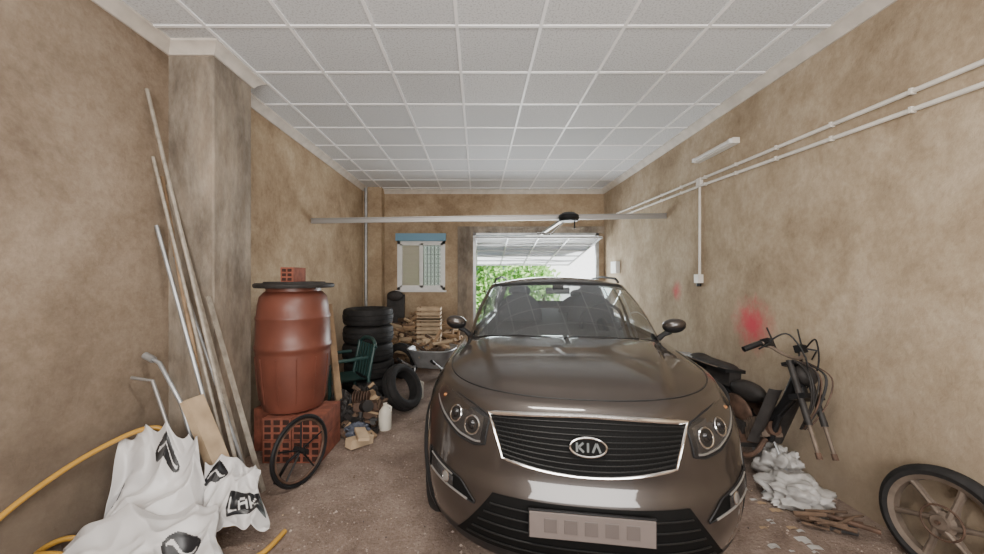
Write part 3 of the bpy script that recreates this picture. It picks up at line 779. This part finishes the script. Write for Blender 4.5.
for i in range(34):
    p=Vector((random.uniform(-.20,.20),random.uniform(-.2,.2),random.uniform(.42,.72))); d=Vector((random.gauss(0,1),random.gauss(0,1),random.gauss(0,.3))).normalized()*random.uniform(.06,.17)
    b.tube([p-d,p+d],random.uniform(.02,.035),random.choice(['wood','woodlight','wooddark']),6,W)
b.obj("wheelbarrow",ang=40)
b=MB(); b.box((-1.60,7.20,.98),(.34,.06,.56),'dustyblack',rot=(R(-12),0,R(5))); b.box((-1.60,7.22,.36),(.26,.3,.72),'wooddark'); b.sph((-1.60,7.14,1.24),(.16,.03,.10),'dustyblack'); b.obj("dark_headboard",bevel=.01)
pole("wooden_board",(-1.42,3.86,.0),(-1.64,4.06,1.30),.026,'wood',True)
def jug(name,x,y,h,r,k):
    b=MB(); b.lathe([(0,0),(r,0),(r*1.04,.02),(r*1.04,h*.6),(r*.9,h*.72),(r*.45,h*.86),(r*.32,h*.9),(r*.32,h),(0,h)],k,Matrix.Translation((x,y,0)),20)
    b.tube([(x+r*.9,y,h*.68),(x+r*1.0,y,h*.84),(x+r*.3,y,h*.93)],.012,k,8); b.obj(name)
jug("plastic_jug",-.98,3.90,.27,.065,'jug'); jug("plastic_jug",-.80,4.90,.24,.075,'jug')
def lump_into(b,c,r,k,seed,amp=.25,det=1.0):
    C=Vector(c)
    def fn(u,v):
        th=math.pi*v; a=2*math.pi*u; d=Vector((math.sin(th)*math.cos(a),math.sin(th)*math.sin(a),math.cos(th)))
        q=1+amp*noise.noise(d*2.2*det+Vector((seed,0,0)))+amp*.6*(1-2*abs(noise.noise(d*4*det+Vector((0,seed,0)))))
        p=C+Vector((d.x*r[0],d.y*r[1],d.z*r[2]))*q; p.z=max(.006,p.z); return p
    b.grid(fn,72,46,k)
def lump(name,c,r,k,seed,amp=.25,det=1.0):
    b=MB(); lump_into(b,c,r,k,seed,amp,det); return b.obj(name,ang=80)
b=MB()
lump_into(b,(-1.28,4.26,.15),(.17,.17,.19),'dustyblack',8); lump_into(b,(-1.12,4.12,.09),(.10,.11,.11),'rust',11,.4); lump_into(b,(-1.40,3.86,.10),(.13,.12,.13),'dustyblack',5,.4); lump_into(b,(-1.22,3.72,.05),(.12,.10,.07),'bluec',15,.4); lump_into(b,(-1.48,4.0,.16),(.12,.14,.20),'dustyblack',19,.3)
b.box((-1.22,3.98,.17),(.24,.18,.20),'rust',rot=(0,.1,.3)); b.cyl((-1.24,3.96,.22),(-1.14,3.84,.26),.06,'dustyblack',18)
for k in range(6): b.cyl((-1.34+.03*k,4.00,.30),(-1.332+.03*k,4.00,.30),.07,'rust',18)
for i in range(120):
    x=random.gauss(-1.28,.18); y=random.gauss(3.94,.22); x=min(max(x,-1.62),-1.08 if y<4.2 else -1.25); y=min(max(y,3.68),4.30); h=.38*math.exp(-((x+1.30)/.27)**2-((y-4.1)/.3)**2)+.03
    a=random.uniform(0,3.1); l=random.uniform(.05,.20)
    k=random.choice(['wood','wooddark','dustyblack','rust','wooddark','dustyblack','card','dustyblack'])
    z=random.uniform(.03,h)
    if i%3: b.box((x,y,z),(l,random.uniform(.03,.09),random.uniform(.015,.05)),k,rot=(random.uniform(-.5,.5),random.uniform(-.4,.4),a))
    else: b.tube([(x,y,z),(x+l*math.cos(a)*.7,y+l*math.sin(a)*.5,z+random.uniform(0,.12))],random.uniform(.01,.03),k,8)
b.v=[Vector((v.x,v.y,max(v.z,.002))) for v in b.v]
b.obj("junk_heap",ang=35)
b=MB(); b.box((-1.12,3.50,.05),(.24,.10,.08),'woodlight',rot=(0,.1,.9)); b.box((-1.10,3.50,.115),(.10,.22,.03),'woodlight',rot=(.1,.15,.5)); b.v=[Vector((v.x,v.y,max(v.z,.002))) for v in b.v]; b.obj("wood_offcut")
# gravel & litter
b=MB()
for i in range(3600):
    if i<2200: x=random.uniform(-1.6,2.55); y=random.uniform(1.5,5.5)
    else: x=random.choice([random.gauss(2.25,.2),random.gauss(-.9,.35),random.gauss(-.6,.3)]); y=random.uniform(1.8,6.5)
    x=min(max(x,-2.2),2.56); s=random.choice([.003,.004,.005,.007]) if i%16 else random.uniform(.008,.014)
    vs=[Vector((math.cos(a)*s*random.uniform(.7,1.2),math.sin(a)*s*random.uniform(.7,1.2),0)) for a in (0,1.5,3,4.5)]+[Vector((0,0,s*.9))]
    b.add([v_+Vector((x,y,0)) for v_ in vs],[(0,1,4),(1,2,4),(2,3,4),(3,0,4)],random.choice(['stone','wooddark','wooddark','woodlight','dustyblack']) if i%5==0 else 'stone')
b.obj("gravel_debris",ang=20)
# ---------------------------------------------------------------- right side
def ring(b,R0,r,k,T,z=0,seg=8): b.tube([(R0*math.cos(a),R0*math.sin(a),z) for a in [q*2*math.pi/48 for q in range(48)]],r,k,seg,T,closed=True)
b=MB(); C=Vector((2.50,1.98,.284)); T=Matrix.Translation(C)@Matrix.Rotation(R(-82),4,'Z')@Matrix.Rotation(R(82),4,'X')
b.lathe([(.225,-.03),(.25,-.040),(.27,-.033),(.284,-.012),(.284,.012),(.27,.033),(.25,.040),(.225,.03)],'rubber',T,56,closed=True)
b.lathe([(.205,-.022),(.228,-.034),(.228,.034),(.205,.022)],'dustrim',T,56,closed=True)
for k in range(6):
    a=2*math.pi*k/6+.2
    for dz in(-.008,.008): b.tube([(.04*math.cos(a-.3),.04*math.sin(a-.3),dz*2),(.12*math.cos(a),.12*math.sin(a),dz),(.212*math.cos(a+.05),.212*math.sin(a+.05),dz)],[.018,.012,.016],'dustrim',8,T)
b.lathe([(0,-.045),(.035,-.045),(.04,-.03),(.06,-.02),(.06,.02),(.04,.03),(.035,.045),(0,.045)],'dustrim',T,24)
ring(b,.085,.005,'rust',T,.024); b.cyl((0,0,-.06),(0,0,.06),.01,'rust',10,T=T)
b.obj("motorcycle_wheel",ang=40)
# moped
mp=MB(); T=Matrix.Translation((2.19,3.62,0))@Matrix.Rotation(R(-86),4,'Z')@Matrix.Rotation(R(-5),4,'X')
def wl(cx,cz,R0):
    TW=T@Matrix.Translation((cx,0,cz))@Matrix.Rotation(R(90),4,'X')
    mp.lathe([(R0-.05,-.02),(R0-.03,-.032),(R0-.008,-.022),(R0,0),(R0-.008,.022),(R0-.03,.032),(R0-.05,.02)],'rubber',TW,40,closed=True)
    ring(mp,R0-.058,.012,'dustrim',TW); mp.cyl((0,0,-.05),(0,0,.05),.035,'dustrim',14,T=TW)
    for k in range(18):
        a=k*2*math.pi/18; mp.cyl((.03*math.cos(a+.5),.03*math.sin(a+.5),.03*(-1)**k),((R0-.06)*math.cos(a),(R0-.06)*math.sin(a),0),.0022,'steel',4,T=TW)
    return TW
wl(0,.30,.29)
mp.grid(lambda u,v:Vector((.335*math.cos(R(5+150*u)),(v-.5)*.13,.31+.335*math.sin(R(5+150*u))-.03*(2*v-1)**2)),20,4,'dustyblack',T)
for sy in(-.07,.07):
    mp.cyl((0,sy,.30),(.42,sy*.8,.33),.018,'black',8,T=T)
    mp.cyl((0,sy,.32),(.08,sy*1.2,.66),.018,'rust',10,T=T); mp.tube([(.02+.01*k,sy*1.1,.38+.02*k) for k in range(10)],[.03 if k%2 else .022 for k in range(10)],'dustyblack',8,T)
mp.tube(curve_pts([(-.12,0,.72),(.10,0,.68),(.42,0,.52),(.62,0,.44),(.82,0,.60),(.92,0,.86)],6),.035,'black',10,T)
mp.tube([(.42,0,.33),(.45,0,.55)],.03,'black',8,T); mp.tube([(.42,0,.32),(.75,0,.34),(.88,0,.78)],.025,'black',8,T)
mp.box((.46,0,.31),(.28,.22,.20),'dustyblack',T=T); mp.cyl((.40,-.15,.30),(.40,.15,.30),.095,'dustrim',20,T=T); mp.cyl((.54,-.14,.28),(.54,.14,.28),.07,'rust',18,T=T)
for k in range(9): mp.box((.60+.018*k,0,.36+.010*k),(.008,.17,.15),'dustrim',rot=(0,-.3,0),T=T)
mp.cyl((.55,0,.35),(.78,0,.44),.055,'rust',12,T=T)
mp.tube(curve_pts([(.74,-.03,.34),(.72,-.12,.20),(.50,-.15,.15),(.2,-.15,.18),(-.15,-.15,.26)],5),[.018]*11+[.035]*10,'rust',8,T)
for sy in(-.10,.10):
    mp.sph((.22,sy,.56),(.22,.03,.11),'dustyblack',T,rot=(0,R(12),0)); mp.sph((.50,sy*.7,.50),(.15,.03,.09),'rust',T,rot=(0,R(20),0))
    mp.grid(lambda u,v,s=sy:Vector((.70+.16*v+.03*math.sin(math.pi*u),s*(.4+1.1*u),.30+.46*v)),8,8,'dustyblack',T)
# long bench seat with stitched edge, slim tank, rack
def seatf(u,v):
    x=-.22+.58*u; a=math.pi*(v-.0)*1.0; w=.105-.035*sm((u-.6)/.4); h=.045+.02*sm((.35-u)/.2)
    return Vector((x,w*math.cos(a)*(1-.5*(abs(2*u-1))**8),.775+h*math.sin(a)*(1-(abs(2*u-1))**8)))
mp.grid(seatf,24,12,'dustyblack',T); mp.box((.07,0,.765),(.56,.19,.03),'black',T=T)
mp.tube([(-.2,-.10,.775),(.1,-.105,.775),(.34,-.08,.775)],.007,'dustrim',6,T)
mp.sph((.50,0,.64),(.18,.08,.085),'dustyblack',T); mp.box((.20,0,.69),(.30,.11,.12),'dustyblack',T=T)
mp.box((.40,0,.44),(.24,.13,.12),'black',T=T)
for sy in(-.10,0,.10): mp.cyl((-.44,sy,.77),(-.10,sy,.79),.009,'steel',6,T=T)
for x in(-.44,-.34,-.24): mp.cyl((x,-.10,.775),(x,.10,.775),.009,'steel',6,T=T)
mp.box((-.40,0,.64),(.05,.10,.08),'rust',T=T); mp.box((-.34,0,.71),(.03,.22,.05),'dustyblack',T=T)
for sy in(-.14,.14): mp.cyl((-.34,sy,.70),(-.34,sy*.7,.70),.02,'ember',8,T=T)
mp.box((.20,.11,.33),(.42,.02,.10),'dustyblack',T=T); ring(mp,.07,.008,'rust',T@Matrix.Translation((.42,.16,.29))@Matrix.Rotation(R(90),4,'X'))
for sy in(-.14,.14): mp.tube([(.44,sy*.7,.25),(.46,sy,.12),(.42,sy*1.3,.01)],.012,'steel',8,T)
mp.tube([(.70,.06,.34),(.78,.10,.16),(.84,.13,.01)],.011,'steel',6,T)
mp.tube([(.44,.12,.29),(.56,.15,.18)],.01,'steel',6,T); mp.box((.58,.19,.17),(.07,.09,.02),'black',T=T)
Hh=T@Matrix.Translation((.93,0,.86))@Matrix.Rotation(R(-25),4,'Y')@Matrix.Rotation(R(14),4,'Z')
mp.cyl((0,0,-.14),(0,0,.12),.036,'black',12,T=Hh)
mp.box((.02,0,-.13),(.11,.20,.035),'black',T=Hh); mp.box((.02,0,.10),(.09,.18,.025),'black',T=Hh)
for sy in(-.08,.08): mp.cyl((.03,sy,.12),(.03,sy,-.32),.021,'dustyblack',10,T=Hh); mp.cyl((.03,sy,-.32),(.03,sy,-.50),.013,'dustrim',10,T=Hh); mp.cyl((.03,sy,-.49),(.03,sy,-.53),.018,'rust',8,T=Hh)
mp.tube(curve_pts([(-.10,-.32,.20),(-.04,-.22,.25),(.02,-.08,.16),(.02,.08,.16),(-.04,.22,.25),(-.10,.32,.20)],6),.013,'dustrim',8,Hh)
for sy in(-1,1):
    mp.cyl((-.04,sy*.22,.248),(-.105,sy*.33,.198),.021,'black',10,T=Hh); mp.tube([(-.0,sy*.20,.25),(.05,sy*.24,.23),(.0,sy*.32,.18)],.007,'black',6,Hh)
    mp.box((-.02,sy*.18,.25),(.06,.06,.055),'black',T=Hh); mp.tube(curve_pts([(.0,sy*.2,.25),(.12,sy*.14,.28),(.10,sy*.04,.02),(-.2,sy*.02,-.25)],6),.006,'black',6,Hh)
mp.cyl((-.02,.2,.25),(-.03,.24,.42),.006,'black',6,T=Hh); mp.cyl((-.02,-.1,.20),(-.03,-.12,.38),.006,'black',6,T=Hh)
mp.sph((.06,0,.02),(.06,.08,.08),'dustyblack',Hh)
for i in range(9):
    s_=random.uniform(-.09,.09); mp.tube(curve_pts([(.05,s_,.12),(.12+random.uniform(0,.05),s_*1.5,.0),(.08,s_,-.18),(-.06,s_*.5,-.34)],6),.005,random.choice(['black','rust','dustyblack']),6,Hh)
mp.v=[Vector((min(v.x,2.585),v.y,max(v.z,.004))) for v in mp.v]
mp.obj("moped",ang=40)
lump("plastic_bag",(2.24,2.62,.06),(.17,.15,.09),'bag',3,.55,.9)
lump("plastic_bag",(2.40,2.96,.09),(.10,.14,.13),'bag',13,.6,.9)
b=MB()
for i in range(20):
    x=random.uniform(2.12,2.40); y=random.uniform(2.26,2.42); a=random.uniform(-.9,.5); l=random.uniform(.06,.14)
    b.tube([(x-l*math.cos(a),y-l*math.sin(a),.022+.003*i),(x+l*math.cos(a)*.9,y+l*math.sin(a)*.9,.02+.004*i)],random.uniform(.006,.016),random.choice(['wooddark','rust','wooddark','dustyblack']),7)
b.obj("stick_pile",ang=30)
b=MB()
for i in range(26):
    x=random.uniform(1.6,2.05); y=random.uniform(2.0,2.9); s=random.uniform(.012,.04)
    b.grid(lambda u,v:Vector((x+(u-.5)*s*2,y+(v-.5)*s,.004+.015*abs(noise.noise(Vector((u*3+i,v*3,0)))))),4,3,random.choice(['bag','card','bag']))
b.obj("paper_litter",recalc=False)
# ---------------------------------------------------------------- lights
def area(name,loc,rot,sx,sy,e,col):
    l=bpy.data.lights.new(name,'AREA'); l.shape='RECTANGLE'; l.size=sx; l.size_y=sy; l.energy=e; l.color=col
    o=bpy.data.objects.new(name,l); o.location=loc; o.rotation_euler=rot; scene.collection.objects.link(o); return o
area("near_fill_light",(.2,-2.0,2.0),(R(110),0,0),3.2,1.7,310,(1,.96,.91))  # added fill from behind the camera, as if through an unseen opening
area("far_door_daylight",(1.2,7.9,1.3),(R(-90),0,0),2.3,1.6,120,(.92,.97,1))
area("ceiling_fill_light",(.1,.9,3.3),(0,0,0),1.2,.3,70,(1,.94,.85))  # added overhead fill for hood and near walls, no fixture there
s=bpy.data.lights.new("sun",'SUN'); s.energy=20; s.angle=.03; so=bpy.data.objects.new("sun",s); so.rotation_euler=(R(40),R(15),R(20)); scene.collection.objects.link(so)
w=bpy.data.worlds.new("world"); scene.world=w; w.use_nodes=True; nt=w.node_tree; bgd=nt.nodes["Background"]
sky=nt.nodes.new("ShaderNodeTexSky"); sky.sky_type='HOSEK_WILKIE'; sky.turbidity=3; sky.sun_direction=(.2,-.5,.8)
nt.links.new(sky.outputs[0],bgd.inputs[0]); bgd.inputs[1].default_value=1.7
# ---------------------------------------------------------------- camera
cd=bpy.data.cameras.new("camera"); cam=bpy.data.objects.new("camera",cd); scene.collection.objects.link(cam)
cam.location=(0,0,1.6); cam.rotation_euler=(R(90),0,0); cd.sensor_width=36; cd.lens=370/984*36; cd.shift_x=14/984; cd.clip_start=.05
scene.camera=cam
